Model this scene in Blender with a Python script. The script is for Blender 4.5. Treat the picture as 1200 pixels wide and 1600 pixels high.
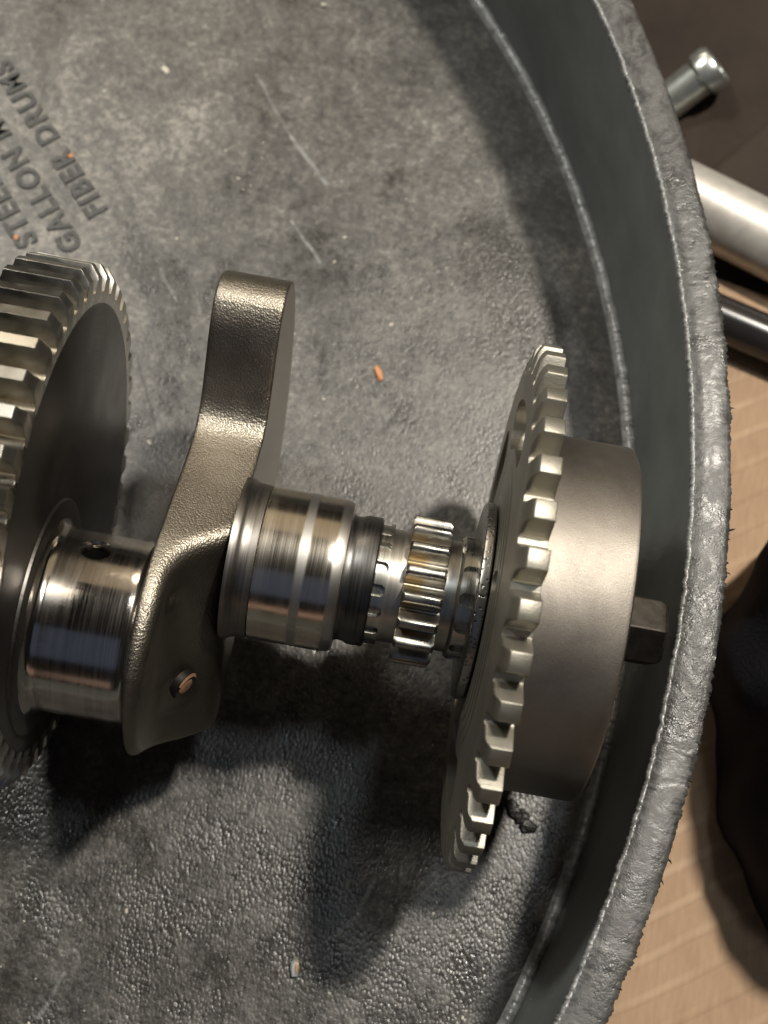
import bpy, bmesh, math, random
import numpy as np
from mathutils import Vector, Matrix

# ------------------------------------------------------------------ reset
for o in list(bpy.data.objects):
    bpy.data.objects.remove(o)
scene = bpy.context.scene
COL = scene.collection
MM = 0.001
random.seed(7)
rng = np.random.default_rng(11)

# ------------------------------------------------------------------ camera
cam_data = bpy.data.cameras.new('camera')
cam = bpy.data.objects.new('camera', cam_data)
COL.objects.link(cam)
cam.location = (6.42 * MM, -72.96 * MM, 309.7 * MM)
cam.rotation_euler = (0.32576, -0.02610, 0.17115)
cam_data.sensor_fit = 'VERTICAL'
cam_data.sensor_height = 36.0
cam_data.sensor_width = 27.0
cam_data.lens = 2201.9 / 1600 * 36.0
cam_data.clip_start = 0.005
cam_data.clip_end = 20
cam_data.dof.use_dof = True
cam_data.dof.focus_distance = 0.258
cam_data.dof.aperture_fstop = 20.0
scene.camera = cam
scene.render.resolution_x = 768
scene.render.resolution_y = 1024

# ------------------------------------------------------------------ world and lamps (an indoor workshop at night)
world = bpy.data.worlds.new('World')
scene.world = world
world.use_nodes = True
bg = world.node_tree.nodes['Background']
bg.inputs['Color'].default_value = (0.9, 0.82, 0.72, 1)
bg.inputs['Strength'].default_value = 0.010

def lamp(name, loc, target, watts, size, colour, size_y=None):
    d = bpy.data.lights.new(name, 'AREA')
    d.energy = watts
    d.color = colour
    d.shape = 'RECTANGLE' if size_y else 'DISK'
    d.size = size
    if size_y:
        d.size_y = size_y
    o = bpy.data.objects.new(name, d)
    COL.objects.link(o)
    o.location = loc
    v = Vector(target) - Vector(loc)
    o.rotation_euler = v.to_track_quat('-Z', 'Y').to_euler()
    return o

lamp('work_lamp', (0.325, 0.365, 1.08), (0, 0, 0), 16.0, 0.085, (1.0, 0.92, 0.80))
lamp('ceiling_lamp', (0.27, 0.22, 1.30), (0, 0, 0), 1.6, 0.12, (0.86, 0.95, 1.0))
lamp('bench_lamp', (-0.52, 1.15, 0.80), (-0.05, 0.05, 0), 2.4, 0.22, (1.0, 0.86, 0.66))
lamp('side_lamp', (-0.56, 0.42, 0.90), (0, 0, 0), 5.4, 0.16, (1.0, 0.98, 0.91))
# broad dim panels added for the polished steel to mirror: lit back wall, and a bluish one behind the photographer
lamp('wall_panel', (0.05, 0.72, 0.62), (0, 0, 0.05), 0.80, 1.1, (1.0, 0.80, 0.54), 0.55)
lamp('blue_panel', (0.0, -0.62, 0.72), (0, 0, 0.05), 0.13, 0.7, (0.50, 0.62, 0.95), 0.62)  # added panel giving the journals their bluish band, in place of a person
lamp('low_panel', (0.1, -0.95, 0.16), (0, 0, 0.05), 0.10, 0.7, (1.0, 0.66, 0.5), 0.14)  # added low panel for a pinkish band on the journals

vs = scene.view_settings
vs.view_transform = 'Standard'
vs.look = 'None'
vs.exposure = 0.0
vs.gamma = 1.0
vs.use_curve_mapping = False

# ------------------------------------------------------------------ material helpers
class NT:
    def __init__(self, name):
        self.m = bpy.data.materials.new(name)
        self.m.use_nodes = True
        self.t = self.m.node_tree
        self.b = self.t.nodes['Principled BSDF']
        self._co = None

    def new(self, kind, **kw):
        n = self.t.nodes.new(kind)
        for k, v in kw.items():
            setattr(n, k, v)
        return n

    def put(self, sock, v):
        if hasattr(v, 'is_output'):
            self.t.links.new(v, sock)
        elif isinstance(v, (tuple, list)) and len(v) == 3 and sock.type == 'RGBA':
            sock.default_value = (*v, 1)
        else:
            sock.default_value = v

    @property
    def co(self):
        if self._co is None:
            self._co = self.new('ShaderNodeTexCoord').outputs['Object']
        return self._co

    def math(self, op, a, b=0.0, c=0.0, clamp=False):
        n = self.new('ShaderNodeMath', operation=op, use_clamp=clamp)
        self.put(n.inputs[0], a); self.put(n.inputs[1], b); self.put(n.inputs[2], c)
        return n.outputs[0]

    def vmath(self, op, a, b=(0, 0, 0)):
        n = self.new('ShaderNodeVectorMath', operation=op)
        self.put(n.inputs[0], a); self.put(n.inputs[1], b)
        return n.outputs['Value'] if op in ('DOT_PRODUCT', 'LENGTH', 'DISTANCE') else n.outputs[0]

    def map(self, scale=(1, 1, 1), loc=(0, 0, 0), rot=(0, 0, 0), src=None):
        n = self.new('ShaderNodeMapping')
        self.put(n.inputs['Vector'], src or self.co)
        n.inputs['Scale'].default_value = scale
        n.inputs['Location'].default_value = loc
        n.inputs['Rotation'].default_value = rot
        return n.outputs[0]

    def noise(self, scale, detail=3.0, rough=0.5, vec=None, dist=0.0):
        n = self.new('ShaderNodeTexNoise')
        self.put(n.inputs['Vector'], vec or self.co)
        n.inputs['Scale'].default_value = scale
        n.inputs['Detail'].default_value = detail
        n.inputs['Roughness'].default_value = rough
        n.inputs['Distortion'].default_value = dist
        return n.outputs[0]

    def voronoi(self, scale, feature='F1', vec=None, rand=1.0):
        n = self.new('ShaderNodeTexVoronoi', feature=feature)
        self.put(n.inputs['Vector'], vec or self.co)
        n.inputs['Scale'].default_value = scale
        n.inputs['Randomness'].default_value = rand
        return n.outputs['Distance']

    def ramp(self, fac, stops, mode='LINEAR'):
        n = self.new('ShaderNodeValToRGB')
        r = n.color_ramp
        r.interpolation = mode
        while len(r.elements) < len(stops):
            r.elements.new(0.5)
        for e, (p, c) in zip(r.elements, stops):
            e.position = p
            e.color = (c, c, c, 1) if isinstance(c, (int, float)) else (*c, 1)
        self.put(n.inputs[0], fac)
        return n.outputs[0]

    def rng(self, v, a, b, c=0.0, d=1.0, smooth=False):
        n = self.new('ShaderNodeMapRange')
        n.interpolation_type = 'SMOOTHSTEP' if smooth else 'LINEAR'
        self.put(n.inputs[0], v)
        for i, x in enumerate((a, b, c, d)):
            n.inputs[i + 1].default_value = x
        return n.outputs[0]

    def mix(self, fac, a, b):
        n = self.new('ShaderNodeMix', data_type='RGBA')
        self.put(n.inputs[0], fac); self.put(n.inputs[6], a); self.put(n.inputs[7], b)
        return n.outputs[2]

    def bump(self, h, dist, strength=1.0, normal=None):
        n = self.new('ShaderNodeBump')
        self.put(n.inputs['Height'], h)
        n.inputs['Distance'].default_value = dist
        n.inputs['Strength'].default_value = strength
        if normal:
            self.put(n.inputs['Normal'], normal)
        return n.outputs[0]

    def bevel(self, r, samples=4):
        n = self.new('ShaderNodeBevel')
        n.samples = samples
        n.inputs['Radius'].default_value = r
        return n.outputs[0]

    def sep(self, v=None):
        n = self.new('ShaderNodeSeparateXYZ')
        self.put(n.inputs[0], v or self.co)
        return n.outputs

    def done(self, base=None, rough=None, metal=None, normal=None, **kw):
        b = self.b
        if base is not None: self.put(b.inputs['Base Color'], base)
        if rough is not None: self.put(b.inputs['Roughness'], rough)
        if metal is not None: self.put(b.inputs['Metallic'], metal)
        if normal is not None: self.put(b.inputs['Normal'], normal)
        for k, v in kw.items():
            self.put(b.inputs[k.replace('_', ' ')], v)
        return self.m

M = {}
LX, LY = -205.0, 11.9                        # centre of the tray

def make_materials():
    # --- moulded black plastic of the tray, dusty and scuffed
    def plastic(name, floor):
        n = NT(name)
        s_ = n.sep()
        peb = n.voronoi(1180, vec=n.map(rot=(0, 0, 0.2), scale=(1.25, 0.85, 1)))
        smear = n.rng(n.noise(30, 4, 0.65, vec=n.map(loc=(0.21, 0.4, 0), scale=(1.0, 0.7, 1)), dist=0.8), 0.53, 0.64, 0.0, 1.0, True)
        mid = n.noise(760, 3, 0.7, dist=0.3)
        big = n.noise(60, 5, 0.7, dist=0.7)
        grain = n.noise(620, 3, 0.8)
        # the near side of the floor is bare glossy grain, the far side is dull with dust
        side = n.math('ADD', n.math('MULTIPLY', s_[1], 5.5), n.math('MULTIPLY', big, 0.9))
        dusty = n.rng(side, 0.02, 0.75, 0.0, 1.0, True)
        clus = n.rng(n.noise(70, 3, 0.6, vec=n.map(loc=(0.5, 0.1, 0))), 0.40, 0.66, 0.35, 1.25, True)
        amp = n.math('MULTIPLY', clus, n.math('SUBTRACT', 0.23, n.math('MULTIPLY', dusty, 0.16)))
        h = n.math('ADD', n.math('MULTIPLY', n.math('MULTIPLY', peb, peb), n.math('MULTIPLY', amp, -1.5)), n.math('MULTIPLY', mid, 0.26))
        letters = n.rng(n.vmath('DISTANCE', n.co, (0.098, 0.092, 0.03)), 0.012, 0.075, 0.15, 0.0, True)  # pale wear at the lettering, with lamp glare painted in as colour
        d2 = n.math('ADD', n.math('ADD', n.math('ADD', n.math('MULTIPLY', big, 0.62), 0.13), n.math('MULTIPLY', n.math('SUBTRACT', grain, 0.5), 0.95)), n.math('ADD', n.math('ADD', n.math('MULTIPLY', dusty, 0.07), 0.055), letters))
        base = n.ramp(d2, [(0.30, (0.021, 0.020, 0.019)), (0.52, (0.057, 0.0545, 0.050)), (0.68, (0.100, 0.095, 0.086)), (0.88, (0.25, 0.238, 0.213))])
        base = n.mix(n.math('MULTIPLY', smear, 0.55), base, (0.024, 0.022, 0.019))
        # scuffs: thin broken lines with their own directions
        if floor:
            lines = [(-56.4, 143.5, -43.8, 126.4, 0.4, .5), (-43.8, 126.4, -32.5, 114.7, 0.6, .7), (-39.2, 102.8, -30, 92.7, 0.45, .8),
                     (-20.1, 109.2, -16.4, 95.3, 0.4, .3), (-68.2, 59.2, -54.7, 31.8, 0.3, -1), (-68.2, 83.7, -62.5, 75.9, 0.4, .35),
                     (-48.5, -56.4, -22.7, -63.2, 0.3, -1), (-22.7, -63.2, 15.4, -77.3, 0.3, -1),
                     (8.5, -49.8, 6.6, -58.1, 0.5, .35), (6.6, -58.1, -2.5, -68.2, 0.5, .35), (-27.1, -43.8, -24.9, -51.6, 0.35, .6),
                     (-51.7, -80, -54.7, -89.4, 0.5, .4), (10.5, -68.6, 16.4, -67.3, 0.35, -1)]
            wob = n.vmath('SCALE', n.new('ShaderNodeTexNoise').outputs[1])
            wn = wob.node; wn.inputs['Scale'].default_value = 0.0016
            nz = wn.inputs[0].links[0].from_node; nz.inputs['Scale'].default_value = 160
            n.put(nz.inputs['Vector'], n.co)
            p = n.vmath('ADD', n.co, wn.outputs[0])
            brk = n.rng(n.noise(300, 3, 0.6), 0.38, 0.62, 0.15, 1.0)
            for (x0, y0, x1, y1, w, s) in lines:
                a = Vector(((x0 - LX) * MM, (y0 - LY) * MM, 0)); d = Vector(((x1 - LX) * MM, (y1 - LY) * MM, 0)) - a
                L = d.length; u = d / L
                q = n.vmath('SUBTRACT', p, tuple(a + Vector((0.0008, 0.0008, 0.0008))))
                t = n.math('MINIMUM', n.math('MAXIMUM', n.vmath('DOT_PRODUCT', q, tuple(u)), 0.0), L)
                sc = n.new('ShaderNodeVectorMath', operation='SCALE')
                sc.inputs[0].default_value = tuple(u); n.put(sc.inputs['Scale'], t)
                dist = n.vmath('LENGTH', n.vmath('MULTIPLY', n.vmath('SUBTRACT', q, sc.outputs[0]), (1, 1, 0)))
                m = n.rng(dist, w * MM * 0.35, w * MM * 1.3, 1.0, 0.0, True)
                if s > 0:
                    m = n.math('MULTIPLY', m, n.math('MULTIPLY', brk, s * 0.8))
                    base = n.mix(m, base, (0.30, 0.31, 0.31))
                else:
                    base = n.mix(n.math('MULTIPLY', m, 0.75), base, (0.02, 0.02, 0.02))
        rough = n.math('SUBTRACT', n.math('ADD', 0.20, n.math('MULTIPLY', d2, 0.34)), n.math('MULTIPLY', smear, 0.10))
        nb = n.bump(h, 0.00050, 0.9)
        return n.done(base, rough, 0.0, nb, Specular_IOR_Level=0.55)
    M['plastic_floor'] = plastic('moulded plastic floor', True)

    n = NT('moulded plastic wall')
    st = n.noise(300, 4, 0.6, vec=n.map(scale=(1, 1, 0.25)))
    base = n.ramp(n.noise(40, 5, 0.6), [(0.35, (0.11, 0.12, 0.116)), (0.65, (0.165, 0.178, 0.172))])
    M['plastic_wall'] = n.done(base, 0.5, 0.0, n.bump(st, 0.00012, 0.6))

    n = NT('scuffed plastic rim')
    g = n.noise(600, 3, 0.75)
    c = n.noise(170, 4, 0.7, dist=1.6)
    lump = n.rng(n.noise(45, 2, 0.5), 0.42, 0.60, 0.25, 1.0, True)
    base = n.ramp(n.math('ADD', n.math('MULTIPLY', g, 0.4), n.math('MULTIPLY', c, 0.6)), [(0.34, (0.024, 0.024, 0.024)), (0.50, (0.055, 0.055, 0.054)), (0.70, (0.105, 0.104, 0.10))])
    h = n.math('ADD', n.math('MULTIPLY', g, n.math('MULTIPLY', lump, 0.45)), n.math('MULTIPLY', c, n.math('MULTIPLY', lump, 0.2)))
    M['plastic_rim'] = n.done(base, n.ramp(c, [(0.4, 0.30), (0.6, 0.50)]), 0.0, n.bump(h, 0.0007, 0.9))

    n = NT('worn plastic bead')
    g = n.noise(500, 4, 0.7)
    M['worn_bead'] = n.done(n.ramp(g, [(0.35, (0.09, 0.093, 0.093)), (0.65, (0.25, 0.255, 0.25))]), 0.32, 0.0, n.bump(g, 0.00025, 0.6), Specular_IOR_Level=0.6)

    n = NT('plastic bead highlight')
    g = n.noise(420, 4, 0.7)
    M['bright_bead'] = n.done(n.ramp(g, [(0.35, (0.15, 0.155, 0.155)), (0.65, (0.42, 0.425, 0.42))]), 0.3, 0.0, n.bump(g, 0.0002, 0.5), Specular_IOR_Level=0.7)  # base whitened to paint in the bead's specular line

    n = NT('black plastic')
    g = n.noise(900, 4, 0.7)
    M['black_plastic'] = n.done(n.ramp(g, [(0.35, (0.012, 0.012, 0.012)), (0.7, (0.055, 0.054, 0.051))]), 0.42, 0.0, n.bump(g, 0.0003, 0.7))

    # --- steels
    n = NT('cut gear steel')
    a = n.new('ShaderNodeAttribute'); a.attribute_name = 'oil'
    wear = n.noise(260, 4, 0.6)
    fine = n.noise(1.0, 3, 0.6, vec=n.map(scale=(4200, 300, 300)))
    steel = n.ramp(wear, [(0.3, (0.27, 0.26, 0.235)), (0.7, (0.43, 0.415, 0.375))])
    oilm = n.math('MULTIPLY', a.outputs['Fac'], n.rng(n.noise(95, 2, 0.5), 0.43, 0.60, 0.06, 0.85, True))
    base = n.mix(n.math('MULTIPLY', oilm, 0.8), steel, (0.27, 0.185, 0.06))
    M['gear_steel'] = n.done(base, n.rng(wear, 0.3, 0.7, 0.26, 0.4), 1.0, n.bump(fine, 0.00003, 0.6, n.bevel(0.00022)))

    n = NT('blackened gear face')
    s = n.sep()
    rad = n.math('SQRT', n.math('ADD', n.math('MULTIPLY', s[1], s[1]), n.math('MULTIPLY', s[2], s[2])))
    cmb = n.new('ShaderNodeCombineXYZ'); n.put(cmb.inputs[0], n.math('MULTIPLY', rad, 3000))
    ring = n.noise(1.0, 3, 0.7, vec=cmb.outputs[0])
    M['gear_face'] = n.done(n.ramp(ring, [(0.3, (0.065, 0.061, 0.058)), (0.7, (0.135, 0.128, 0.122))]), n.rng(n.noise(60, 4, 0.6), 0.3, 0.7, 0.34, 0.5), 1.0, n.bump(ring, 0.00005, 0.6))

    n = NT('forged crank steel')
    peb = n.voronoi(2700)
    g1 = n.noise(1700, 2, 0.6)
    g2 = n.noise(55, 4, 0.6)
    h = n.math('ADD', n.math('MULTIPLY', peb, -0.8), n.math('MULTIPLY', g1, 0.8))
    base = n.ramp(g2, [(0.3, (0.19, 0.170, 0.140)), (0.7, (0.30, 0.273, 0.229))])
    M['forged'] = n.done(base, n.rng(g2, 0.3, 0.7, 0.36, 0.46), 1.0, n.bump(h, 0.00014, 0.7))

    def turned(name, c0, c1, r0, r1, strength=0.5, zones=None):
        n = NT(name)
        ln = n.noise(1.0, 4, 0.75, vec=n.map(scale=(2600, 40, 40)))
        big = n.noise(1.0, 3, 0.6, vec=n.map(scale=(420, 25, 25)))
        blot = n.noise(70, 4, 0.6)
        f = n.math('ADD', n.math('MULTIPLY', ln, 0.5), n.math('ADD', n.math('MULTIPLY', big, 0.3), n.math('MULTIPLY', blot, 0.2)))
        base = n.ramp(f, [(0.35, c0), (0.65, c1)])
        rough = n.rng(f, 0.35, 0.65, r0, r1)
        if zones:
            x = n.sep()[0]
            for (x0, x1, col, rr) in zones:
                e = 0.00025
                m = n.math('MULTIPLY', n.rng(x, x0 * MM - e, x0 * MM + e), n.rng(x, x1 * MM - e, x1 * MM + e, 1.0, 0.0))
                base = n.mix(n.math('MULTIPLY', m, 0.85), base, col)
                mm = n.new('ShaderNodeMix'); n.put(mm.inputs[0], m); n.put(mm.inputs[2], rough); mm.inputs[3].default_value = rr
                rough = mm.outputs[0]
        return n.done(base, rough, 1.0, n.bump(ln, 0.00002, strength))
    M['crankpin'] = turned('ground crankpin steel', (0.40, 0.37, 0.34), (0.66, 0.62, 0.57), 0.10, 0.26, 0.6)
    M['journal'] = turned('ground journal steel', (0.56, 0.50, 0.42), (0.72, 0.66, 0.56), 0.15, 0.26, 0.35,
                          zones=[(-15.6, -13.9, (0.34, 0.34, 0.335), 0.42), (-9.2, -6.0, (0.42, 0.41, 0.39), 0.36)])
    M['black_collar'] = turned('dark oiled collar steel', (0.055, 0.055, 0.054), (0.17, 0.165, 0.158), 0.28, 0.44, 0.5)
    M['shaft'] = turned('satin shaft steel', (0.36, 0.34, 0.31), (0.52, 0.49, 0.44), 0.30, 0.42, 0.4)
    M['dark_shaft'] = turned('oiled collar steel', (0.14, 0.13, 0.12), (0.26, 0.245, 0.225), 0.30, 0.44, 0.4)
    M['hub'] = turned('turned hub steel', (0.42, 0.41, 0.37), (0.58, 0.56, 0.50), 0.24, 0.36, 0.4)

    n = NT('pitted washer steel')
    pit = n.voronoi(1300)
    pm = n.rng(pit, 0.18, 0.4)
    M['washer'] = n.done(n.mix(pm, (0.10, 0.10, 0.095), (0.40, 0.39, 0.365)), 0.33, 1.0, n.bump(pm, 0.0001, 0.6))

    n = NT('bead blasted sprocket steel')
    g = n.noise(2600, 3, 0.7)
    b2 = n.noise(60, 3, 0.5)
    strk = n.noise(1.0, 2, 0.5, vec=n.map(scale=(250, 1800, 1800)))
    base = n.ramp(b2, [(0.3, (0.30, 0.285, 0.245)), (0.7, (0.42, 0.40, 0.345))])
    h = n.math('ADD', g, n.math('MULTIPLY', strk, 0.5))
    M['sprocket'] = n.done(base, 0.50, 1.0, n.bump(h, 0.00008, 0.6, n.bevel(0.0003)))

    n = NT('rotor steel')
    g = n.noise(5200, 2, 0.8)
    b2 = n.noise(48, 4, 0.6, dist=0.8)
    base = n.ramp(b2, [(0.34, (0.215, 0.196, 0.173)), (0.62, (0.305, 0.28, 0.248))])
    M['rotor'] = n.done(base, n.rng(g, 0.3, 0.7, 0.42, 0.56), 1.0, n.bump(g, 0.00007, 0.6))

    n = NT('dark bolt steel')
    g = n.noise(500, 4, 0.6)
    M['bolt'] = n.done(n.ramp(g, [(0.3, (0.075, 0.068, 0.06)), (0.7, (0.13, 0.118, 0.105))]), 0.4, 1.0, n.bump(g, 0.00006, 0.5, n.bevel(0.0005)))

    n = NT('dark hole')
    M['hole'] = n.done((0.012, 0.011, 0.01), 0.5, 0.6)

    n = NT('copper plug')
    g = n.noise(600, 3, 0.6)
    M['plug'] = n.done(n.ramp(g, [(0.3, (0.30, 0.16, 0.09)), (0.7, (0.48, 0.29, 0.18))]), 0.42, 0.55, n.bump(g, 0.0001, 0.5))

    # --- around the tray
    n = NT('corrugated cardboard')
    fib = n.noise(1.0, 5, 0.65, vec=n.map(scale=(900, 160, 160), rot=(0, 0, 0.4)))
    wv = n.new('ShaderNodeTexWave'); wv.wave_type = 'BANDS'; wv.bands_direction = 'Y'
    n.put(wv.inputs['Vector'], n.map(rot=(0, 0, -0.585)))
    wv.inputs['Scale'].default_value = 42; wv.inputs['Distortion'].default_value = 0.8
    flute = wv.outputs['Fac']
    base = n.ramp(n.math('ADD', n.math('MULTIPLY', fib, 0.55), n.math('MULTIPLY', n.noise(25, 4, 0.6), 0.45)), [(0.35, (0.32, 0.208, 0.128)), (0.65, (0.42, 0.285, 0.182))])
    hh = n.math('ADD', n.math('MULTIPLY', n.rng(flute, 0.75, 1.0), 1.0), n.math('MULTIPLY', fib, 0.25))
    base = n.mix(n.math('MULTIPLY', n.rng(flute, 0.72, 1.0), n.rng(n.noise(30, 3, 0.6), 0.4, 0.65, 0.0, 0.32)), base, (0.60, 0.45, 0.31))
    M['cardboard'] = n.done(base, 0.8, 0.0, n.bump(hh, 0.0004, 0.6))

    n = NT('workshop floor')
    g = n.noise(60, 5, 0.6)
    M['ground'] = n.done(n.ramp(g, [(0.3, (0.02, 0.016, 0.012)), (0.7, (0.045, 0.036, 0.028))]), 0.6, 0.0, n.bump(g, 0.001, 0.4))

    n = NT('brown painted casting')
    g = n.noise(200, 4, 0.6)
    M['casting'] = n.done(n.ramp(n.noise(20, 4, 0.6), [(0.3, (0.014, 0.009, 0.006)), (0.7, (0.034, 0.023, 0.016))]), 0.7, 0.0, n.bump(g, 0.0004, 0.6), Specular_IOR_Level=0.2)  # brown, with the base darkened to stand in for shade on it

    n = NT('bright aluminium')
    g = n.noise(300, 3, 0.6)
    M['aluminium'] = n.done(n.ramp(g, [(0.3, (0.44, 0.42, 0.385)), (0.7, (0.56, 0.535, 0.495))]), 0.45, 0.5, n.bump(g, 0.00006, 0.4))

    n = NT('zinc plated stud')
    g = n.noise(500, 3, 0.6)
    M['zinc'] = n.done(n.ramp(g, [(0.3, (0.50, 0.54, 0.51)), (0.7, (0.64, 0.67, 0.64))]), 0.3, 0.9, n.bump(g, 0.00006, 0.4))

    n = NT('black enamel')
    M['enamel'] = n.done((0.02, 0.018, 0.018), 0.22, 0.0)

    n = NT('navy cloth')
    w = n.noise(1500, 3, 0.7)
    fold = n.noise(45, 3, 0.5)
    M['cloth'] = n.done(n.ramp(fold, [(0.3, (0.011, 0.0115, 0.016)), (0.7, (0.026, 0.0265, 0.034))]), 0.9, 0.0, n.bump(n.math('ADD', w, n.math('MULTIPLY', fold, 3.0)), 0.0006, 0.7), Specular_IOR_Level=0.1)

    for nm, c, r in (('orange_chip', (0.62, 0.27, 0.11), 0.6), ('pale_chip', (0.62, 0.58, 0.5), 0.5), ('amber_stone', (0.55, 0.36, 0.18), 0.35), ('grey_stone', (0.42, 0.46, 0.48), 0.3)):
        n = NT(nm.replace('_', ' '))
        g = n.noise(1200, 3, 0.6)
        M[nm] = n.done(n.mix(g, tuple(0.5 * x for x in c), c), r, 0.0, n.bump(g, 0.0001, 0.4))
make_materials()

# ------------------------------------------------------------------ mesh helpers (all lengths in millimetres)
def link(name, me, mat, parent=None, smooth=35):
    if mat:
        me.materials.append(mat)
    if smooth:
        me.polygons.foreach_set('use_smooth', [True] * len(me.polygons))
        me.set_sharp_from_angle(angle=math.radians(smooth))
    o = bpy.data.objects.new(name, me)
    COL.objects.link(o)
    if parent:
        o.parent = parent
    return o

def mesh(name, verts, faces):
    me = bpy.data.meshes.new(name)
    me.from_pydata([(v[0] * MM, v[1] * MM, v[2] * MM) for v in verts], [], faces)
    me.update()
    bm = bmesh.new(); bm.from_mesh(me)
    bmesh.ops.recalc_face_normals(bm, faces=bm.faces)
    bm.to_mesh(me); bm.free()
    return me

def lathe_x(name, prof, seg=160, cy=0.0, cz=0.0, closed=False):
    """revolve (x, r) pairs about the shaft axis"""
    v, f = [], []
    for (x, r) in prof:
        for i in range(seg):
            a = 2 * math.pi * i / seg
            v.append((x, cy + r * math.cos(a), cz + r * math.sin(a)))
    n = len(prof)
    for j in range(n if closed else n - 1):
        k = (j + 1) % n
        for i in range(seg):
            i2 = (i + 1) % seg
            f.append((j * seg + i, j * seg + i2, k * seg + i2, k * seg + i))
    if not closed:
        for j, rev in ((0, True), (n - 1, False)):
            if prof[j][1] > 1e-6:
                f.append(tuple(range(j * seg, (j + 1) * seg)))
    return mesh(name, v, f)

def bool_cut(me, cutters):
    """subtract cutter meshes; returns a new mesh"""
    o = bpy.data.objects.new('tmp', me); COL.objects.link(o)
    tmp = [o]
    for c in cutters:
        k = bpy.data.objects.new('tmpc', c); COL.objects.link(k); tmp.append(k)
        m = o.modifiers.new('b', 'BOOLEAN'); m.operation = 'DIFFERENCE'; m.object = k; m.solver = 'EXACT'
    dg = bpy.context.evaluated_depsgraph_get()
    out = bpy.data.meshes.new_from_object(o.evaluated_get(dg))
    for t in tmp:
        bpy.data.objects.remove(t)
    return out

def tube(name, pts, rad, seg=14, caps=True):
    """tube along a poly-line; rad a number or list"""
    pts = [Vector(p) for p in pts]
    rad = rad if isinstance(rad, (list, tuple)) else [rad] * len(pts)
    v, f = [], []
    up = Vector((0.13, 0.21, 0.97))
    for i, p in enumerate(pts):
        d = (pts[min(i + 1, len(pts) - 1)] - pts[max(i - 1, 0)]).normalized()
        a = d.cross(up).normalized(); b = d.cross(a)
        for k in range(seg):
            t = 2 * math.pi * k / seg
            v.append(p + (a * math.cos(t) + b * math.sin(t)) * rad[i])
    for i in range(len(pts) - 1):
        for k in range(seg):
            k2 = (k + 1) % seg
            f.append((i * seg + k, i * seg + k2, (i + 1) * seg + k2, (i + 1) * seg + k))
    if caps:
        f.append(tuple(range(seg))); f.append(tuple(range((len(pts) - 1) * seg, len(pts) * seg)))
    return mesh(name, v, f)

def sector(name, prof, r_in, stations, oil=None):
    """one tooth: prof = [(angle, r)], stations = [(x, r_limit)]; radial slice from r_in outward"""
    v, f, oilv = [], [], []
    n = len(prof)
    rtop = max(r for _, r in prof)
    for (x, lim) in stations:
        for (a, r) in prof:
            rr = min(r, lim)
            v.append((x, rr * math.cos(a), rr * math.sin(a)))
            oilv.append(oil(r) if oil else 0.0)
    for j in range(len(stations) - 1):
        for i in range(n - 1):
            f.append((j * n + i, j * n + i + 1, (j + 1) * n + i + 1, (j + 1) * n + i))
    for j in (0, len(stations) - 1):
        base = len(v)
        for (a, r) in prof:
            v.append((stations[j][0], r_in * math.cos(a), r_in * math.sin(a))); oilv.append(0.0)
        for i in range(n - 1):
            f.append((j * n + i, j * n + i + 1, base + i + 1, base + i))
    me = mesh(name, v, f)
    at = me.attributes.new('oil', 'FLOAT', 'POINT')
    at.data.foreach_set('value', oilv)
    return me

def ring_of(parent, me, count, phase, mat, smooth=35):
    first = None
    for k in range(count):
        if first is None:
            o = link('tooth', me, mat, parent, smooth); first = o
        else:
            o = first.copy(); COL.objects.link(o); o.parent = parent
        o.rotation_euler = (math.radians(phase) + 2 * math.pi * k / count, 0, 0)

# ------------------------------------------------------------------ setting: ground and cardboard
def slab(name, pts, z0, z1, bevel=0.0):
    v = [(x, y, z0) for x, y in pts] + [(x, y, z1) for x, y in pts]
    n = len(pts)
    f = [tuple(range(n)), tuple(range(n, 2 * n))] + [(i, (i + 1) % n, n + (i + 1) % n, n + i) for i in range(n)]
    return mesh(name, v, f)

g = link('ground', slab('ground', [(-900, -900), (900, -900), (900, 900), (-900, 900)], -60, -30), M['ground'], smooth=0)
g['kind'] = 'structure'

cb = link('cardboard_sheet', slab('cardboard_sheet', [(-20, -240), (330, -240), (330, 72), (40, 128), (-20, 128)], -29.9, -26.5), M['cardboard'], smooth=0)
cb['label'] = 'tan corrugated cardboard sheet under the rim of the black plastic tray'
cb['category'] = 'cardboard'

# ------------------------------------------------------------------ the plastic drum lid used as a tray
lid = bpy.data.objects.new('plastic_tray', None); COL.objects.link(lid)
lid.location = (LX * MM, LY * MM, -29.9 * MM)
lid['label'] = 'round black scuffed plastic drum lid tray with raised rim, under the crankshaft'
lid['category'] = 'tray'
DZ = 29.9

def arc_angles():
    fine = list(np.linspace(-0.62, 0.80, 2400))
    coarse = list(np.linspace(0.80, 2 * math.pi - 0.62, 260))[1:-1]
    return fine + coarse
ANG = arc_angles()

def fbm1(a, freqs, seed):
    r = np.random.default_rng(seed)
    a = np.asarray(a); out = np.zeros_like(a)
    for fq, am in freqs:
        # value noise on angle*fq
        t = a * fq
        tab = r.uniform(-1, 1, 4096)
        i = np.floor(t).astype(int); u = t - i; u = u * u * (3 - 2 * u)
        out += am * (tab[i % 4096] * (1 - u) + tab[(i + 1) % 4096] * u)
    return out

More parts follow.
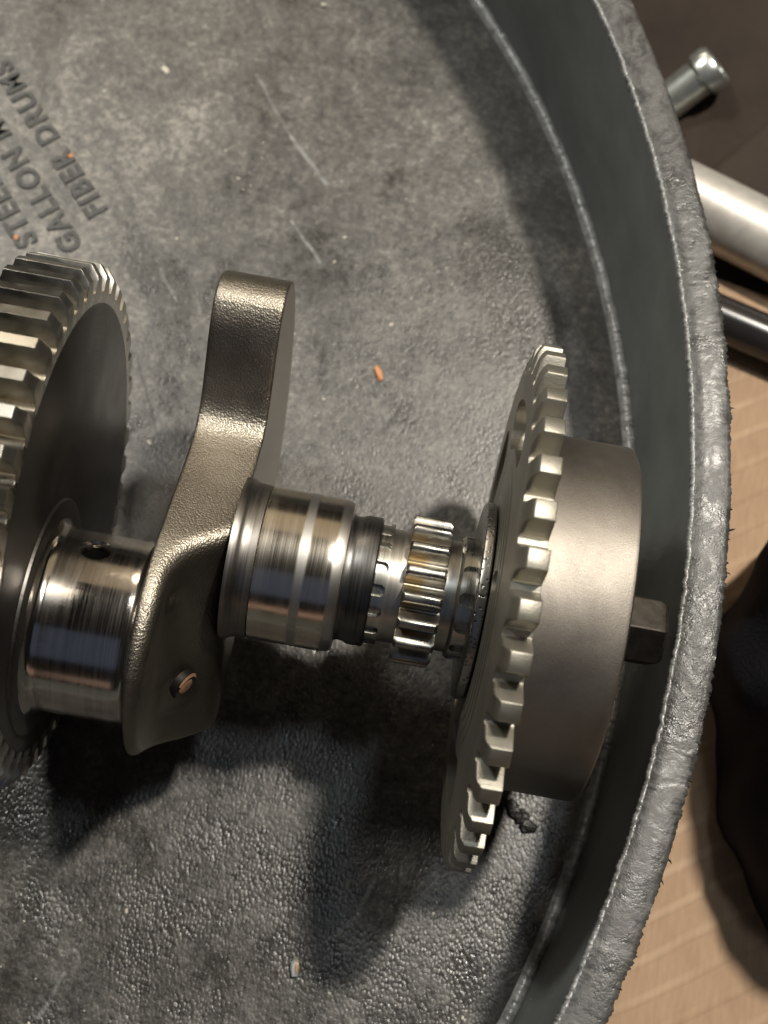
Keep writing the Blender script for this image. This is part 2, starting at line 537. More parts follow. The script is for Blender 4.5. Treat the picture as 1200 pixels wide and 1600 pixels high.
def lathe_z(name, prof, jitter=None, closed=False):
    v, f = [], []
    n = len(ANG); A = np.array(ANG)
    for j, (r, z) in enumerate(prof):
        dr, dz = (jitter(j, A) if jitter else (0 * A, 0 * A))
        for i in range(n):
            v.append(((r + dr[i]) * math.cos(A[i]), (r + dr[i]) * math.sin(A[i]), z + DZ + dz[i]))
    m = len(prof)
    for j in range(m - (0 if closed else 1)):
        k = (j + 1) % m
        for i in range(n):
            i2 = (i + 1) % n
            f.append((j * n + i, j * n + i2, k * n + i2, k * n + i))
    return mesh(name, v, f)

# floor disc with a very slightly uneven surface
def tray_floor():
    v, f = [], []
    K = 36                                       # square grid clipped to the circle: no sliver triangles
    R_ = 260.4
    for i in range(K + 1):
        for j in range(K + 1):
            x, y = -1 + 2 * i / K, -1 + 2 * j / K
            # square to disc
            v.append((R_ * x * math.sqrt(1 - y * y / 2), R_ * y * math.sqrt(1 - x * x / 2), DZ))
    for i in range(K):
        for j in range(K):
            a_ = i * (K + 1) + j
            f.append((a_, a_ + K + 1, a_ + K + 2, a_ + 1))
    return mesh('tray_floor', v, f)
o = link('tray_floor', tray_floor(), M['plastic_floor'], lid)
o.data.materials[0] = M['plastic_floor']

def jb(j, A):
    s = [0, .4, 1, 1, .6, 0][j]
    return fbm1(A, [(60, .18 * s), (420, .10 * s)], 3), fbm1(A, [(90, .12 * s), (500, .14 * s)], 4)
link('floor_bead', lathe_z('floor_bead', [(258.4, -0.4), (258.8, 0.7), (259.7, 1.55), (260.7, 1.6), (261.4, 1.0), (261.8, -0.2)], jb), M['bright_bead'], lid, 60)
link('rim_wall', lathe_z('rim_wall', [(261.2, -0.5), (261.35, 6), (261.6, 26), (261.8, 46), (262.0, 50.8)]), M['plastic_wall'], lid)

def jr(j, A):
    rag = np.clip(fbm1(A, [(26, 1.0)], 9), 0, 1)
    inn = np.array([0.1, 0.3, 0.25, .12, .10, .12, .4, .7, .6, .3, 0][j])
    dr = inn * fbm1(A, [(70, .35), (330, .4), (900, .35)], 20 + j) * (0.35 + rag)
    dz = inn * fbm1(A, [(80, .25), (400, .12)], 50 + j) * (0.3 + rag)
    return dr, dz
link('rim', lathe_z('rim', [(261.9, 51.0), (262.1, 51.9), (262.6, 52.25), (264.8, 52.3), (266.8, 52.3), (269.0, 52.25), (269.7, 52.0), (270.0, 51.4), (270.0, 48.5), (269.6, 42), (269.0, -28)], jr), M['plastic_rim'], lid, 60)

def je(j, A):
    return fbm1(A, [(60, .12), (300, .12), (800, .10)], 70), fbm1(A, [(70, .08), (400, .10)], 90)
link('worn_rim_edge', lathe_z('worn_rim_edge', [(261.8, 51.0), (261.8, 51.7), (262.0, 52.15), (262.35, 52.36), (262.7, 52.2)], je), M['worn_bead'], lid, 60)

# curled burrs of torn plastic along the rim edges: uncountable, one part
def burrs():
    bm = bmesh.new()
    r = random.Random(5)
    for k in range(80):
        a = r.uniform(-0.55, 0.75)
        if r.random() < 0.55: a = r.choice((-0.05, -0.2, -0.33, -0.42, 0.14, 0.02)) + r.gauss(0, .05)
        inner = False
        rr, zz = (269.9, 50.8 + r.uniform(-1.6, .8))
        L = r.uniform(.2, .75) if r.random() < .95 else r.uniform(1.0, 2.2)
        w = r.uniform(.14, .34)
        out = -1 if inner else 1
        th = a + r.uniform(-.9, .9)
        p = Vector((rr * math.cos(a), rr * math.sin(a), zz + DZ))
        d = Vector((math.cos(th) * out, math.sin(th) * out, r.uniform(-.5, .6))).normalized()
        s = d.cross(Vector((0, 0, 1))).normalized() * w
        up = Vector((0, 0, w * 1.2))
        c = p + d * L * .55 + Vector((0, 0, r.uniform(-.1, .3) * L)); e = p + d * L + Vector((0, 0, r.uniform(-.4, .5) * L))
        p -= d * .6
        vs_ = [bm.verts.new(q * MM) for q in (p - s, p + s, p + up, c - s * .8, c + s * .8, c + up, e)]
        for q in ((0, 3, 5, 2), (1, 2, 5, 4), (0, 1, 4, 3), (3, 6, 5), (4, 5, 6), (3, 4, 6)):
            bm.faces.new([vs_[i] for i in q])
    me = bpy.data.meshes.new('torn_burrs'); bm.to_mesh(me); bm.free()
    return me
o = link('torn_burrs', burrs(), M['black_plastic'], lid, 0)
o['kind'] = 'stuff'

# moulded lettering, reading towards the upper left of the tray
def lettering(txt, x, y, size):
    cu = bpy.data.curves.new('txt', 'FONT')
    cu.body = txt; cu.size = size * MM; cu.extrude = 0.25 * MM; cu.bevel_depth = 0.12 * MM; cu.offset = 0.14 * MM
    cu.space_character = 1.2
    t = bpy.data.objects.new('txt', cu); COL.objects.link(t)
    dg = bpy.context.evaluated_depsgraph_get()
    me = bpy.data.meshes.new_from_object(t.evaluated_get(dg))
    bpy.data.objects.remove(t)
    o = link('moulded_lettering', me, M['black_plastic'], lid, 30)
    o.location = ((x - LX) * MM, (y - LY) * MM, (DZ + 0.12) * MM)
    o.rotation_euler = (0, 0, math.radians(132.6))
    return o
lettering('FIBER DRUMS', -84.4, 97.2, 7.5)
lettering('GALLON METAL', -88.0, 86.4, 7.5)
lettering('STEEL', -99.2, 85.8, 7.5)

# ------------------------------------------------------------------ the crankshaft
crank = bpy.data.objects.new('crankshaft', None); COL.objects.link(crank)
crank.location = (0, 0, 51.05 * MM)
crank.rotation_euler = (0, 0.030, 0)
crank['label'] = 'steel engine crankshaft with gear, crankpin, pinion, sprocket and rotor lying in the black tray'
crank['category'] = 'crankshaft'

# --- forged web, from a distance field meshed with surface nets
def poly_sdf(px, pz, poly):
    d = np.full(px.shape, 1e9); inside = np.zeros(px.shape, bool)
    n = len(poly)
    for i in range(n):
        ax, az = poly[i]; bx, bz = poly[(i + 1) % n]
        ex, ez = bx - ax, bz - az
        wx, wz = px - ax, pz - az
        t = np.clip((wx * ex + wz * ez) / (ex * ex + ez * ez), 0, 1)
        d = np.minimum(d, (wx - ex * t) ** 2 + (wz - ez * t) ** 2)
        cond = (az > pz) != (bz > pz)
        with np.errstate(divide='ignore', invalid='ignore'):
            xi = ax + (pz - az) / (bz - az if bz != az else 1e-9) * ex
        inside ^= cond & (px < xi)
    return np.where(inside, -1, 1) * np.sqrt(d)

def chaikin(p, it=2):
    for _ in range(it):
        q = []
        for i in range(len(p)):
            a, b = p[i], p[(i + 1) % len(p)]
            q += [(a[0] * .75 + b[0] * .25, a[1] * .75 + b[1] * .25), (a[0] * .25 + b[0] * .75, a[1] * .25 + b[1] * .75)]
        p = q
    return p

def surface_nets(F, org, h):
    """F sampled on a grid; returns verts, quads"""
    nx, ny, nz = F.shape
    s = F < 0
    c = [(0,0,0),(1,0,0),(0,1,0),(1,1,0),(0,0,1),(1,0,1),(0,1,1),(1,1,1)]
    sl = lambda A, o: A[o[0]:nx - 1 + o[0], o[1]:ny - 1 + o[1], o[2]:nz - 1 + o[2]]
    cnt = sum(sl(s, o).astype(int) for o in c)
    act = (cnt > 0) & (cnt < 8)
    idx = -np.ones(act.shape, int); ids = np.argwhere(act); idx[act] = np.arange(len(ids))
    acc = np.zeros((len(ids), 3)); w = np.zeros(len(ids))
    E = [(a, b) for a in range(8) for b in range(a + 1, 8) if sum(abs(c[a][k] - c[b][k]) for k in range(3)) == 1]
    for a, b in E:
        fa = sl(F, c[a])[act]; fb = sl(F, c[b])[act]
        m = (fa < 0) != (fb < 0)
        t = np.where(m, fa / np.where(m, fa - fb, 1), 0)
        pa = np.array(c[a], float); pb = np.array(c[b], float)
        acc += np.where(m[:, None], pa + t[:, None] * (pb - pa), 0); w += m
    V = (ids + acc / w[:, None]) * h + np.array(org)
    Q = []
    for ax in range(3):
        u, v = [(1, 2), (2, 0), (0, 1)][ax]
        o1 = [slice(None)] * 3; o2 = [slice(None)] * 3
        o1[ax] = slice(0, -1); o2[ax] = slice(1, None)
        ch = s[tuple(o1)] != s[tuple(o2)]
        P_ = np.argwhere(ch)
        ok = (P_[:, u] > 0) & (P_[:, v] > 0) & (P_[:, u] < F.shape[u] - 1) & (P_[:, v] < F.shape[v] - 1)
        P_ = P_[ok]
        def g(du, dv):
            q = P_.copy(); q[:, u] -= du; q[:, v] -= dv
            return idx[q[:, 0], q[:, 1], q[:, 2]]
        quad = np.stack([g(1, 1), g(0, 1), g(0, 0), g(1, 0)], 1)
        flip = ~s[P_[:, 0], P_[:, 1], P_[:, 2]]
        quad[flip] = quad[flip][:, ::-1]
        Q.append(quad)
    return V, np.concatenate(Q)

def smax(a, b, k):
    h = np.clip(0.5 - 0.5 * (b - a) / k, 0, 1)
    return b * (1 - h) + a * h + k * h * (1 - h)

def make_web():
    poly = [(57.2, 1), (55.6, 8.5), (51.5, 14.6), (46.5, 16.8), (42, 15.0), (38, 11.8), (33.3, 7.2), (28.3, 2.6), (24, 1.9), (19.5, 3.6), (13.5, 6.7), (7, 10.6), (1, 14),
            (-4.6, 17), (-12, 19.6), (-18.7, 19.8), (-25.3, 18.3), (-32.2, 15), (-37, 6), (-39.6, -3), (-39.2, -12), (-35, -20),
            (-30, -23.2), (-20, -24.5), (-12, -24.8), (0, -31), (12, -39), (25, -46), (36, -46), (45.5, -36), (52, -24), (56.2, -11)]
    poly = chaikin(poly, 2)
    h = 0.38
    org = (-43.5, -44, -50)
    X = org[0] + h * np.arange(52); Y = org[1] + h * np.arange(274); Z = org[2] + h * np.arange(192)
    y2, z2 = np.meshgrid(Y, Z, indexing='ij')
    d2 = poly_sdf(y2, z2, poly)
    x = X[:, None, None]; y = y2[None]; z = z2[None]
    d = d2[None] + 0 * x
    F = smax(smax(d, -41.0 - x + 0 * d, 0.9), x + 27.4 + 0 * d, 0.6)
    # the sloping, hollowed outer face of the big end
    nrm = np.array([0.577, -0.625, 0.523]); A = np.array([-27.4, -0.5, 13.0])
    pl = (x - A[0]) * nrm[0] + (y - A[1]) * nrm[1] + (z - A[2]) * nrm[2]
    keep = np.minimum(x + 37.0 + 0 * d + np.clip((-y - 12) * 0.05, -1, 1.4), 1e3)
    cut = np.minimum(pl, 1e3)
    F = smax(F, -smax(-cut, -keep, 4.5), 3.2)   # remove where both cut > 0 and keep > 0
    # a small forging knob beside the ridge and the boss that carries the plug
    def ball(c, r): return np.sqrt((x - c[0]) ** 2 + (y - c[1]) ** 2 + (z - c[2]) ** 2) - r
    F = -smax(-F, -ball((-37.4, -13.5, 11.0), 1.6), 1.4)
    F = -smax(-F, -ball((-36.6, -24.5, -10.0), 4.0), 2.5)
    V, Q = surface_nets(F, org, h)
    return mesh('crank_web', V.tolist(), Q.tolist())
web = link('crank_web', make_web(), M['forged'], crank, 0)
web.data.polygons.foreach_set('use_smooth', [True] * len(web.data.polygons))

# plug in the oil drilling on the sloping face
def oriented_disc(name, c, nrm, prof, seg=40):
    nrm = Vector(nrm).normalized(); a = nrm.orthogonal().normalized(); b = nrm.cross(a)
    v, f = [], []
    for (r, hgt) in prof:
        for i in range(seg):
            t = 2 * math.pi * i / seg
            v.append(Vector(c) + nrm * hgt + (a * math.cos(t) + b * math.sin(t)) * r)
    for j in range(len(prof) - 1):
        for i in range(seg):
            f.append((j * seg + i, j * seg + (i + 1) % seg, (j + 1) * seg + (i + 1) % seg, (j + 1) * seg + i))
    f.append(tuple(range((len(prof) - 1) * seg, len(prof) * seg)))
    return mesh(name, v, f)
PLUG_C, PLUG_N = (-33.2, -24.6, -7.4), (0.86, -0.49, 0.16)
link('oil_drilling', oriented_disc('oil_drilling', PLUG_C, PLUG_N, [(3.1, -1.2), (3.0, 0.15), (2.6, 0.25), (2.4, -0.3)]), M['hole'], web)
link('oil_plug', oriented_disc('oil_plug', PLUG_C, PLUG_N, [(1.8, -1.0), (1.8, 0.35), (1.5, 0.6), (1.0, 0.7)]), M['plug'], web)
# a crescent of bare copper beside it
def crescent():
    nrm = Vector(PLUG_N).normalized(); a = Vector((0, 0.81, 0.6)); a = (a - nrm * a.dot(nrm)).normalized(); b = nrm.cross(a)
    v, f = [], []
    N = 18
    for i in range(N):
        t = -1.25 + 2.5 * i / (N - 1)
        w = 0.55 * math.cos(t / 1.25 * 1.45)
        for rr, hh in ((2.6 - w * .5, .25), (2.6, .65), (2.6 + w, .3)):
            v.append(Vector(PLUG_C) + nrm * hh + (a * math.cos(t) + b * math.sin(t)) * rr)
    for i in range(N - 1):
        for k in range(2):
            f.append((i * 3 + k, i * 3 + k + 1, i * 3 + k + 4, i * 3 + k + 3))
    return mesh('plug_lip', v, f)
link('plug_lip', crescent(), M['plug'], web)

# --- crankpin with its oil hole
PY, PZ, PR = -18.0, 0.8, 17.2
def make_pin():
    xs = [(-61.0, 19.3), (-59.8, 19.1), (-59.3, 18.4), (-58.9, 17.8), (-58.3, 17.4), (-57.5, PR)]
    xs += [(x, PR) for x in np.linspace(-57, -44.6, 16)]
    xs += [(-43.8, PR), (-42.2, PR), (-41.6, PR + .2), (-41.1, PR + .7), (-40.0, PR + .7)]
    me = lathe_x('crankpin', xs, 240, PY, PZ)
    a = math.radians(51)
    d = Vector((0, math.cos(a), math.sin(a)))
    c = Vector((-51.4, PY, PZ))
    cut = oriented_disc('c', c + d * 8, d, [(2.5, 0.0), (2.5, 8.2), (3.1, 9.4), (3.1, 13)], 48)
    bm = bmesh.new(); bm.from_mesh(cut)
    bmesh.ops.holes_fill(bm, edges=[e for e in bm.edges if e.is_boundary]); bmesh.ops.recalc_face_normals(bm, faces=bm.faces)
    bm.to_mesh(cut); bm.free()
    return bool_cut(me, [cut])
pin = link('crankpin', make_pin(), M['crankpin'], crank, 32)
a = math.radians(51)
d = Vector((0, math.cos(a), math.sin(a)))
link('oil_hole', oriented_disc('oil_hole', Vector((-51.4, PY, PZ)) + d * 8.2, d, [(2.47, 7.0), (2.47, 0.1), (1.0, 0.1)], 32), M['hole'], pin)  # dark sleeve lining the bore, shade put into its colour

# --- large gear
gear = link('drive_gear', lathe_x('drive_gear', [(-76, 8), (-76, 43.0), (-60.45, 43.0), (-60.40, 42.2), (-60.25, 41.9), (-60.25, 6)], 200), M['gear_face'], crank, 30)
NG = 46
p = 2 * math.pi / NG
gk = 50.0 / 49.45
gp = [(-.5, 44.3), (-.40, 44.35), (-.34, 44.6), (-.30, 45.3), (-.26, 46.5), (-.215, 48.0), (-.175, 49.2), (-.165, 49.45), (.165, 49.45), (.175, 49.2), (.215, 48.0), (.26, 46.5), (.30, 45.3), (.34, 44.6), (.40, 44.35), (.5, 44.3)]
tooth = sector('gear_tooth', [(u * p, r * gk) for u, r in gp], 42.95,
               [(-76.0, 46.0), (-74.4, 48.6), (-74.0, 60), (-62.2, 60), (-61.9, 49.75), (-60.55, 47.9), (-60.4, 47.6)], lambda r: 0.6 * max(0, min(1, (46.4 - r) / 1.2)))
ring_of(gear, tooth, NG, 86.8, M['gear_steel'])

# raised boss of the crankpin on the gear face
boss = lathe_x('pin_boss', [(-60.3, 22.4), (-59.75, 22.2), (-59.5, 21.7), (-59.5, 16.5)], 160, PY, PZ)
link('pin_boss', boss, M['gear_face'], gear, 30)

# --- main journal and thrust collar
link('thrust_collar', lathe_x('thrust_collar', [(-28.2, 15.6), (-27.0, 15.45), (-26.6, 15.2), (-26.2, 14.95), (-25.4, 14.8), (-24.4, 14.74), (-23.3, 14.72), (-23.3, 12)], 200), M['dark_shaft'], crank, 30)
link('main_journal', lathe_x('main_journal', [(-23.28, 10), (-23.28, 14.4), (-23.0, 14.68)] + [(x, 14.68) for x in np.linspace(-22.4, -9.4, 12)] + [(-9.1, 14.62), (-8.2, 14.5), (-7.3, 14.15), (-7.1, 13.7), (-7.1, 8)], 240), M['journal'], crank, 30)
link('oil_collar', lathe_x('oil_collar', [(-7.2, 12.2), (-6.4, 11.9), (-5.4, 11.95), (-4.4, 12.4), (-1.7, 12.4), (-1.4, 12.1), (-1.3, 11.2), (-1.3, 7)], 160), M['black_collar'], crank, 30)

def slot_lathe(name, x0, x1, R, depth, count, width, sx0, sx1, phase, bev=0.3, seg_per=30, nx=22):
    """lathe whose surface has U-shaped slots running from sx1 back to a round end at sx0"""
    v, f = [], []
    seg = count * seg_per
    xs = np.linspace(x0, x1, nx)
    prof = [(x0, R - 3.0)] + [(x, R) for x in xs] + [(x1, R - 3.0)]
    hw = width / 2
    for (x, r0) in prof:
        for i in range(seg):
            a = 2 * math.pi * i / seg
            u = ((a / (2 * math.pi) * count + phase) % 1 - .5) * (2 * math.pi * R / count)
            r = r0
            if r0 == R:
                r = R - max(0, (x0 + bev - x)) - 0
                # U slot
                cx = sx0 + hw
                if sx0 < sx1:
                    ins = (abs(u) < hw) if x >= cx else (u * u + (x - cx) ** 2 < hw * hw)
                    if x > sx1: ins = False
                else:
                    cx = sx0 - hw
                    ins = (abs(u) < hw) if x <= cx else (u * u + (x - cx) ** 2 < hw * hw)
                if ins: r = min(r, R - depth)
            v.append((x, r * math.cos(a), r * math.sin(a)))
    n = len(prof)
    for j in range(n - 1):
        for i in range(seg):
            i2 = (i + 1) % seg
            f.append((j * seg + i, j * seg + i2, (j + 1) * seg + i2, (j + 1) * seg + i))
    return mesh(name, v, f)

link('toothed_ring', slot_lathe('toothed_ring', -1.3, 0.95, 11.55, 0.95, 17, 2.2, 0.9, -3, 0.2, 0.0), M['hub'], crank, 28)
link('shaft_neck', lathe_x('shaft_neck', [(0.85, 7), (0.85, 10.8), (4.4, 10.8), (4.4, 7)], 128), M['shaft'], crank, 30)

# --- pinion
pin_gear = link('pinion', lathe_x('pinion', [(4.1, 7), (4.1, 10.7), (11.6, 10.7), (11.6, 7)], 128), M['gear_steel'], crank, 30)
NP = 17
p = 2 * math.pi / NP
pp = [(-.5, 11.2), (-.42, 11.27), (-.35, 11.6), (-.30, 12.15), (-.25, 12.85), (-.20, 13.5), (-.145, 14.0), (-.10, 14.2), (-.05, 14.27), (.05, 14.27), (.10, 14.2), (.145, 14.0), (.20, 13.5), (.25, 12.85), (.30, 12.15), (.35, 11.6), (.42, 11.27), (.5, 11.2)]
pt = sector('pinion_tooth', [(u * p, r) for u, r in pp], 10.65, [(4.1, 13.7), (4.45, 14.05), (4.6, 20), (11.1, 20), (11.25, 14.05), (11.6, 13.7)], lambda r: max(0, min(1, (13.5 - r) / 0.8)))
ring_of(pin_gear, pt, NP, 90.7, M['gear_steel'], 50)

link('rear_neck', lathe_x('rear_neck', [(11.5, 7), (11.5, 10.6), (14.6, 10.6), (14.6, 7)], 128), M['shaft'], crank, 30)
link('slotted_ring', slot_lathe('slotted_ring', 13.9, 17.2, 11.75, 1.0, 14, 2.5, 14.6, 24, 0.35, 0.6), M['hub'], crank, 28)

# --- thrust washer
link('thrust_washer', lathe_x('thrust_washer', [(17.0, 9), (17.0, 18.4), (17.2, 18.75), (17.6, 18.9), (18.6, 18.9), (18.9, 18.65), (18.9, 9)], 200), M['washer'], crank, 30)

# --- sprocket with slots
def make_sprocket():
    prof = [(19.3, 8), (19.3, 20.2), (19.5, 20.6), (19.5, 22.4), (19.7, 22.8), (19.7, 24.4), (19.9, 24.8), (19.9, 26.8), (20.1, 27.2), (20.1, 43.7), (25.1, 43.7), (25.1, 8)]
    me = lathe_x('sprocket', prof, 220)
    cuts = []
    def kidney(c0, half, r0, r1):
        rm, hw = (r0 + r1) / 2, (r1 - r0) / 2
        pts = []
        N = 16
        for i in range(N + 1):
            a = math.radians(c0 - half + 2 * half * i / N); pts.append((r1 * math.cos(a), r1 * math.sin(a)))
        e = math.radians(c0 + half)
        for i in range(1, 8):
            t = math.pi * i / 8
            pts.append((rm * math.cos(e) + hw * math.cos(e + t), rm * math.sin(e) + hw * math.sin(e + t)))
        for i in range(N + 1):
            a = math.radians(c0 + half - 2 * half * i / N); pts.append((r0 * math.cos(a), r0 * math.sin(a)))
        e = math.radians(c0 - half)
        for i in range(1, 8):
            t = math.pi + math.pi * i / 8
            pts.append((rm * math.cos(e) + hw * math.cos(e + t), rm * math.sin(e) + hw * math.sin(e + t)))
        n = len(pts)
        v = [(15, y, z) for y, z in pts] + [(28, y, z) for y, z in pts]
        f = [tuple(range(n)), tuple(range(n, 2 * n))] + [(i, (i + 1) % n, n + (i + 1) % n, n + i) for i in range(n)]
        return mesh('c', v, f)
    for c0 in (31, -29, -89, -149):
        cuts.append(kidney(c0, 17, 29.8, 39.2))
    # key notch in the hub rings
    cuts.append(oriented_disc('k', (15, -2.0, 21.4), (1, 0, 0), [(2.1, 0), (2.1, 5.4)], 24))
    bm = bmesh.new(); bm.from_mesh(cuts[-1]); bmesh.ops.holes_fill(bm, edges=[e for e in bm.edges if e.is_boundary]); bmesh.ops.recalc_face_normals(bm, faces=bm.faces); bm.to_mesh(cuts[-1]); bm.free()
    return bool_cut(me, cuts)
spr = link('sprocket', make_sprocket(), M['sprocket'], crank, 25)
NS = 38
p = 2 * math.pi / NS
sp = [(-.5, 44.6), (-.42, 44.6), (-.39, 44.8), (-.365, 45.4), (-.225, 49.5), (-.205, 49.9), (-.18, 50.0), (.18, 50.0), (.205, 49.9), (.225, 49.5), (.365, 45.4), (.39, 44.8), (.42, 44.6), (.5, 44.6)]
st = sector('sprocket_tooth', [(u * p, r) for u, r in sp], 43.65,
            [(20.1, 44.1), (20.15, 45.0), (20.3, 46.6), (20.6, 48.0), (21.0, 49.1), (21.4, 49.7), (21.65, 60), (24.9, 60), (25.1, 49.8)])
ring_of(spr, st, NS, 105.8, M['sprocket'], 40)

# --- rotor and bolt
link('rotor', lathe_x('rotor', [(25.2, 8), (25.2, 33.5), (25.5, 33.9), (41.2, 33.9), (41.8, 33.7), (42.1, 33.3), (42.1, 31.0), (40.5, 30.6), (40.5, 8)], 240), M['rotor'], crank, 28)
def make_bolt():
    v, f = [], []
    R = 6.9
    st_ = [(40.0, 1.0), (52.6, 1.0), (53.8, 0.95), (54.4, 0.84)]
    ph = math.radians(100)
    for (x, s) in st_:
        for i in range(6):
            a = ph + math.pi / 3 * i
            v.append((x, R * s * math.cos(a), R * s * math.sin(a)))
    for j in range(3):
        for i in range(6):
            f.append((j * 6 + i, j * 6 + (i + 1) % 6, (j + 1) * 6 + (i + 1) % 6, (j + 1) * 6 + i))
    f.append(tuple(range(18, 24))); f.append(tuple(range(6)))
    return mesh('hex_bolt', v, f)
link('hex_bolt', make_bolt(), M['bolt'], crank, 25)

# ------------------------------------------------------------------ bits of debris in the tray
def chip(name, loc, dims, rz, mat, label, cat, seed, sub=2, group=None):
    bm = bmesh.new()
    bmesh.ops.create_icosphere(bm, subdivisions=sub, radius=1)
    r = random.Random(seed)
    for v in bm.verts:
        k = 1 + r.uniform(-.22, .22)
        v.co = Vector((v.co.x * dims[0] * k, v.co.y * dims[1] * k, v.co.z * dims[2] * k)) * MM
    me = bpy.data.meshes.new(name); bm.to_mesh(me); bm.free()
    o = link(name, me, mat, None, 45)
    o.location = (loc[0] * MM, loc[1] * MM, (dims[2] * .8) * MM); o.rotation_euler = (0, 0, rz)
    o['label'] = label; o['category'] = cat
    if group: o['group'] = group
    return o
chip('wood_chip', (-10.6, 65.6), (2.1, 0.95, 0.5), math.radians(118), M['orange_chip'], 'small orange wood chip lying on the tray floor between web and sprocket', 'chip', 1)
pb = chip('pebble', (-4.7, -70.8), (1.0, 1.9, 0.8), 0.1, M['grey_stone'], 'tiny grey and amber pebble on the tray floor below the crankshaft', 'pebble', 2)
st2 = chip('amber_streak', (0, 0), (0.42, 1.5, 0.5), 0, M['amber_stone'], '', '', 3)
del st2['label']; del st2['category']
st2.parent = pb; st2.location = (0.45 * MM, 0.1 * MM, 0.5 * MM)
chip('flake', (-79.6, 140.0), (1.3, 0.8, 0.35), math.radians(-50), M['pale_chip'], 'pale flake on the tray floor right of the moulded lettering', 'flake', 5)
chip('flake', (-43.2, 167.7), (0.8, 0.5, 0.3), 0.3, M['pale_chip'], 'pale flake on the tray floor at the top edge of the picture', 'flake', 6)
chip('flake', (-60.6, 38.5), (0.9, 0.5, 0.3), -0.8, M['pale_chip'], 'shiny pale flake on the tray floor between large gear and web', 'flake', 7)
chip('grit', (-97.3, 110.5), (0.8, 0.6, 0.4), 0.5, M['orange_chip'], 'orange grain of grit among the moulded letters nearest the picture middle', 'grit', 8)
chip('grit', (-104.8, 85.5), (0.8, 0.6, 0.4), 0.5, M['orange_chip'], 'orange grain of grit on the lettering just above the large gear', 'grit', 9)

def specks():
    bm = bmesh.new(); r_ = random.Random(33)
    spots = [(-55, 120), (-30, 100), (-5, 95), (15, 80), (-60, 45), (-20, 60), (25, 60), (-40, -60), (0, -70), (25, -60), (-75, -70), (-70, 130)]
    for k in range(170):
        if r_.random() < .55:
            cx_, cy_ = r_.choice(spots); cx_ += r_.gauss(0, 9); cy_ += r_.gauss(0, 9)
        else:
            cx_, cy_ = r_.uniform(-110, 45), r_.uniform(-90, 160)
        if math.hypot(cx_ - LX, cy_ - LY) > 257: continue
        s_ = r_.uniform(.08, .2) if r_.random() < .9 else r_.uniform(.25, .42)
        ret = bmesh.ops.create_icosphere(bm, subdivisions=1, radius=1)
        st_, an = r_.uniform(1, 2.0), r_.uniform(0, 3.14)
        for v in ret['verts']:
            x, y = v.co.x * s_ * st_, v.co.y * s_
            v.co = Vector((cx_ + x * math.cos(an) - y * math.sin(an), cy_ + x * math.sin(an) + y * math.cos(an), s_ * .5 + v.co.z * s_ * .6)) * MM
    me = bpy.data.meshes.new('grit_specks'); bm.to_mesh(me); bm.free()
    return me
o = link('grit_specks', specks(), M['pale_chip'], None, 40)
o['kind'] = 'stuff'
o['label'] = 'scattered pale specks of fine grit on the tray floor'
o['category'] = 'grit'

def black_lump():
    bm = bmesh.new()
    r = random.Random(12)
    for k in range(9):
        t = k / 8
        c = Vector((-2.6 + 5.4 * t + r.uniform(-.4, .4), 2.0 - 4.4 * t + r.uniform(-.6, .6), 0.7 + .4 * math.sin(t * 3)))
        ret = bmesh.ops.create_icosphere(bm, subdivisions=2, radius=1)
        s = r.uniform(.8, 1.35)
        for v in ret['verts']:
            k2 = 1 + r.uniform(-.35, .35)
            v.co = (c + Vector((v.co.x * s, v.co.y * s * .9, v.co.z * s * .6)) * k2)
        # keep it small scale
    for v in bm.verts: v.co *= MM
    me = bpy.data.meshes.new('plastic_crumb'); bm.to_mesh(me); bm.free()
    return me
o = link('plastic_crumb', black_lump(), M['black_plastic'], None, 30)
o.location = (37.8 * MM, -31.7 * MM, 0)
o['label'] = 'ragged black plastic crumb on the tray floor just below the rotor'
o['category'] = 'crumb'

# ------------------------------------------------------------------ things beyond the rim
o = link('aluminium_tube', tube('aluminium_tube', [(20, 153, -17), (67, 136, -17), (140, 109, -17), (230, 76, -17)], 9.6, 40), M['aluminium'], None, 40)
o['label'] = 'pale bare aluminium tube running under the rim at upper right'
o['category'] = 'tube'
o = link('black_rod', tube('black_rod', [(20, 121.5, -20), (75, 106, -20), (140, 88, -20), (230, 63, -20)], 6.0, 32), M['enamel'], None, 40)
o['label'] = 'glossy black rod lying beside the aluminium tube beyond the rim'
o['category'] = 'rod'

stud = bpy.data.objects.new('hollow_stud', None); COL.objects.link(stud)
sc_ = Vector((59.5, 172, -9)); sd = Vector((0.58, 0.42, 0.52)).normalized()
stud.location = (sc_ - sd * 18) * MM
stud['label'] = 'zinc plated hollow stud sticking out from the brown casting at upper right'
stud['category'] = 'stud'
def stud_mesh():
    prof = [(5.2, -30), (5.2, -1.0), (6.2, 0.0), (6.2, 3.4), (5.4, 4.6), (4.2, 4.4), (3.7, -3.0), (0.5, -3.4)]
    return oriented_disc('sleeve', sd * 18, sd, prof, 40)
link('sleeve', stud_mesh(), M['zinc'], stud, 35)

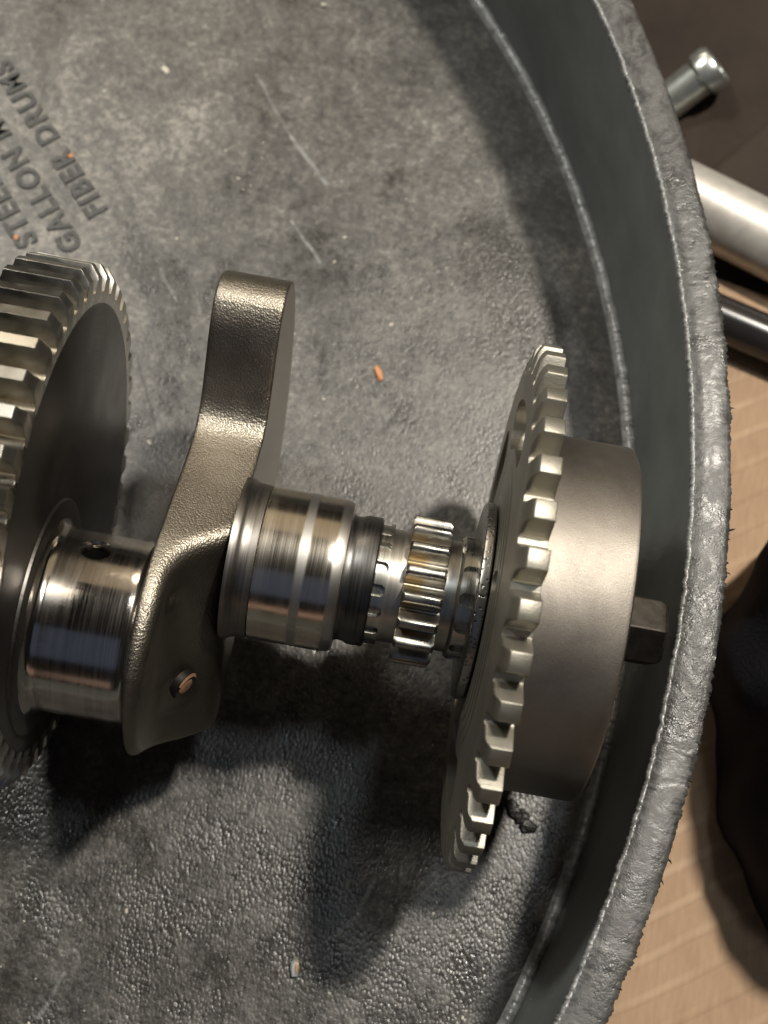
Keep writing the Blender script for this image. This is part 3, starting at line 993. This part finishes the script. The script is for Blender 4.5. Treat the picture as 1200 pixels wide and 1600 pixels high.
def casting():
    bm = bmesh.new()
    pts = [(26, 190), (40, 160), (64, 146), (150, 122), (230, 150), (230, 330), (-20, 330), (-20, 245)]
    hh = [-24, -22, -20, -22, -10, -2, -2, -12]
    top = [bm.verts.new((x, y, h)) for (x, y), h in zip(pts, hh)]
    bot = [bm.verts.new((x, y, -29.95)) for x, y in pts]
    ridge = [bm.verts.new(q) for q in ((62, 196, -12), (92, 176, -10), (120, 205, 4), (80, 232, 2))]
    bm.faces.new(ridge)
    R_, T = ridge, top
    for q in ((T[0], T[1], R_[0]), (T[1], T[2], R_[0]), (T[2], R_[1], R_[0]), (T[2], T[3], R_[1]), (T[3], T[4], R_[2], R_[1]), (T[4], T[5], R_[2]), (T[5], T[6], R_[3], R_[2]), (T[6], T[7], R_[3]), (T[7], T[0], R_[0], R_[3])):
        bm.faces.new(q)
    for i in range(8):
        bm.faces.new((top[i], top[(i + 1) % 8], bot[(i + 1) % 8], bot[i]))
    bm.faces.new(bot)
    for v in bm.verts: v.co *= MM
    bmesh.ops.recalc_face_normals(bm, faces=bm.faces)
    bmesh.ops.bevel(bm, geom=[e for e in bm.edges], offset=2.2 * MM, segments=3, affect='EDGES')
    me = bpy.data.meshes.new('engine_casting'); bm.to_mesh(me); bm.free()
    return me
o = link('engine_casting', casting(), M['casting'], None, 40)
o['label'] = 'dark brown engine casting on the floor beyond the rim at top right'
o['category'] = 'casting'

def cloth():
    v, f = [], []
    n1, n2 = 40, 96
    for i in range(n1 + 1):
        u = i / n1 * math.pi / 2
        for k in range(n2):
            a = 2 * math.pi * k / n2
            fold = 1 + .035 * math.sin(5 * a + 3 * u) + .025 * math.sin(11 * a - 9 * u) + .008 * math.sin(23 * a + 14 * u) + .018 * math.sin(9 * u + 2 * a)
            x, y = 139 + 58 * math.cos(u) * math.cos(a) * fold, 8 + 65 * math.cos(u) * math.sin(a) * fold
            v.append((x, y, -26.45 + 84 * math.sin(u) ** .8 * (1 + .03 * math.sin(7 * a + 8 * u))))
    for i in range(n1):
        for k in range(n2):
            f.append((i * n2 + k, i * n2 + (k + 1) % n2, (i + 1) * n2 + (k + 1) % n2, (i + 1) * n2 + k))
    f.append(tuple(range(n2)))
    return mesh('cloth_bundle', v, f)
o = link('cloth_bundle', cloth(), M['cloth'], None, 60)
o['label'] = 'dark navy cloth bundle lying on the cardboard beyond the rim'
o['category'] = 'cloth'

scene.render.engine = 'CYCLES'
scene.cycles.max_bounces = 6
scene.cycles.diffuse_bounces = 3
scene.cycles.glossy_bounces = 4
scene.cycles.use_adaptive_sampling = True
scene.cycles.adaptive_threshold = 0.015
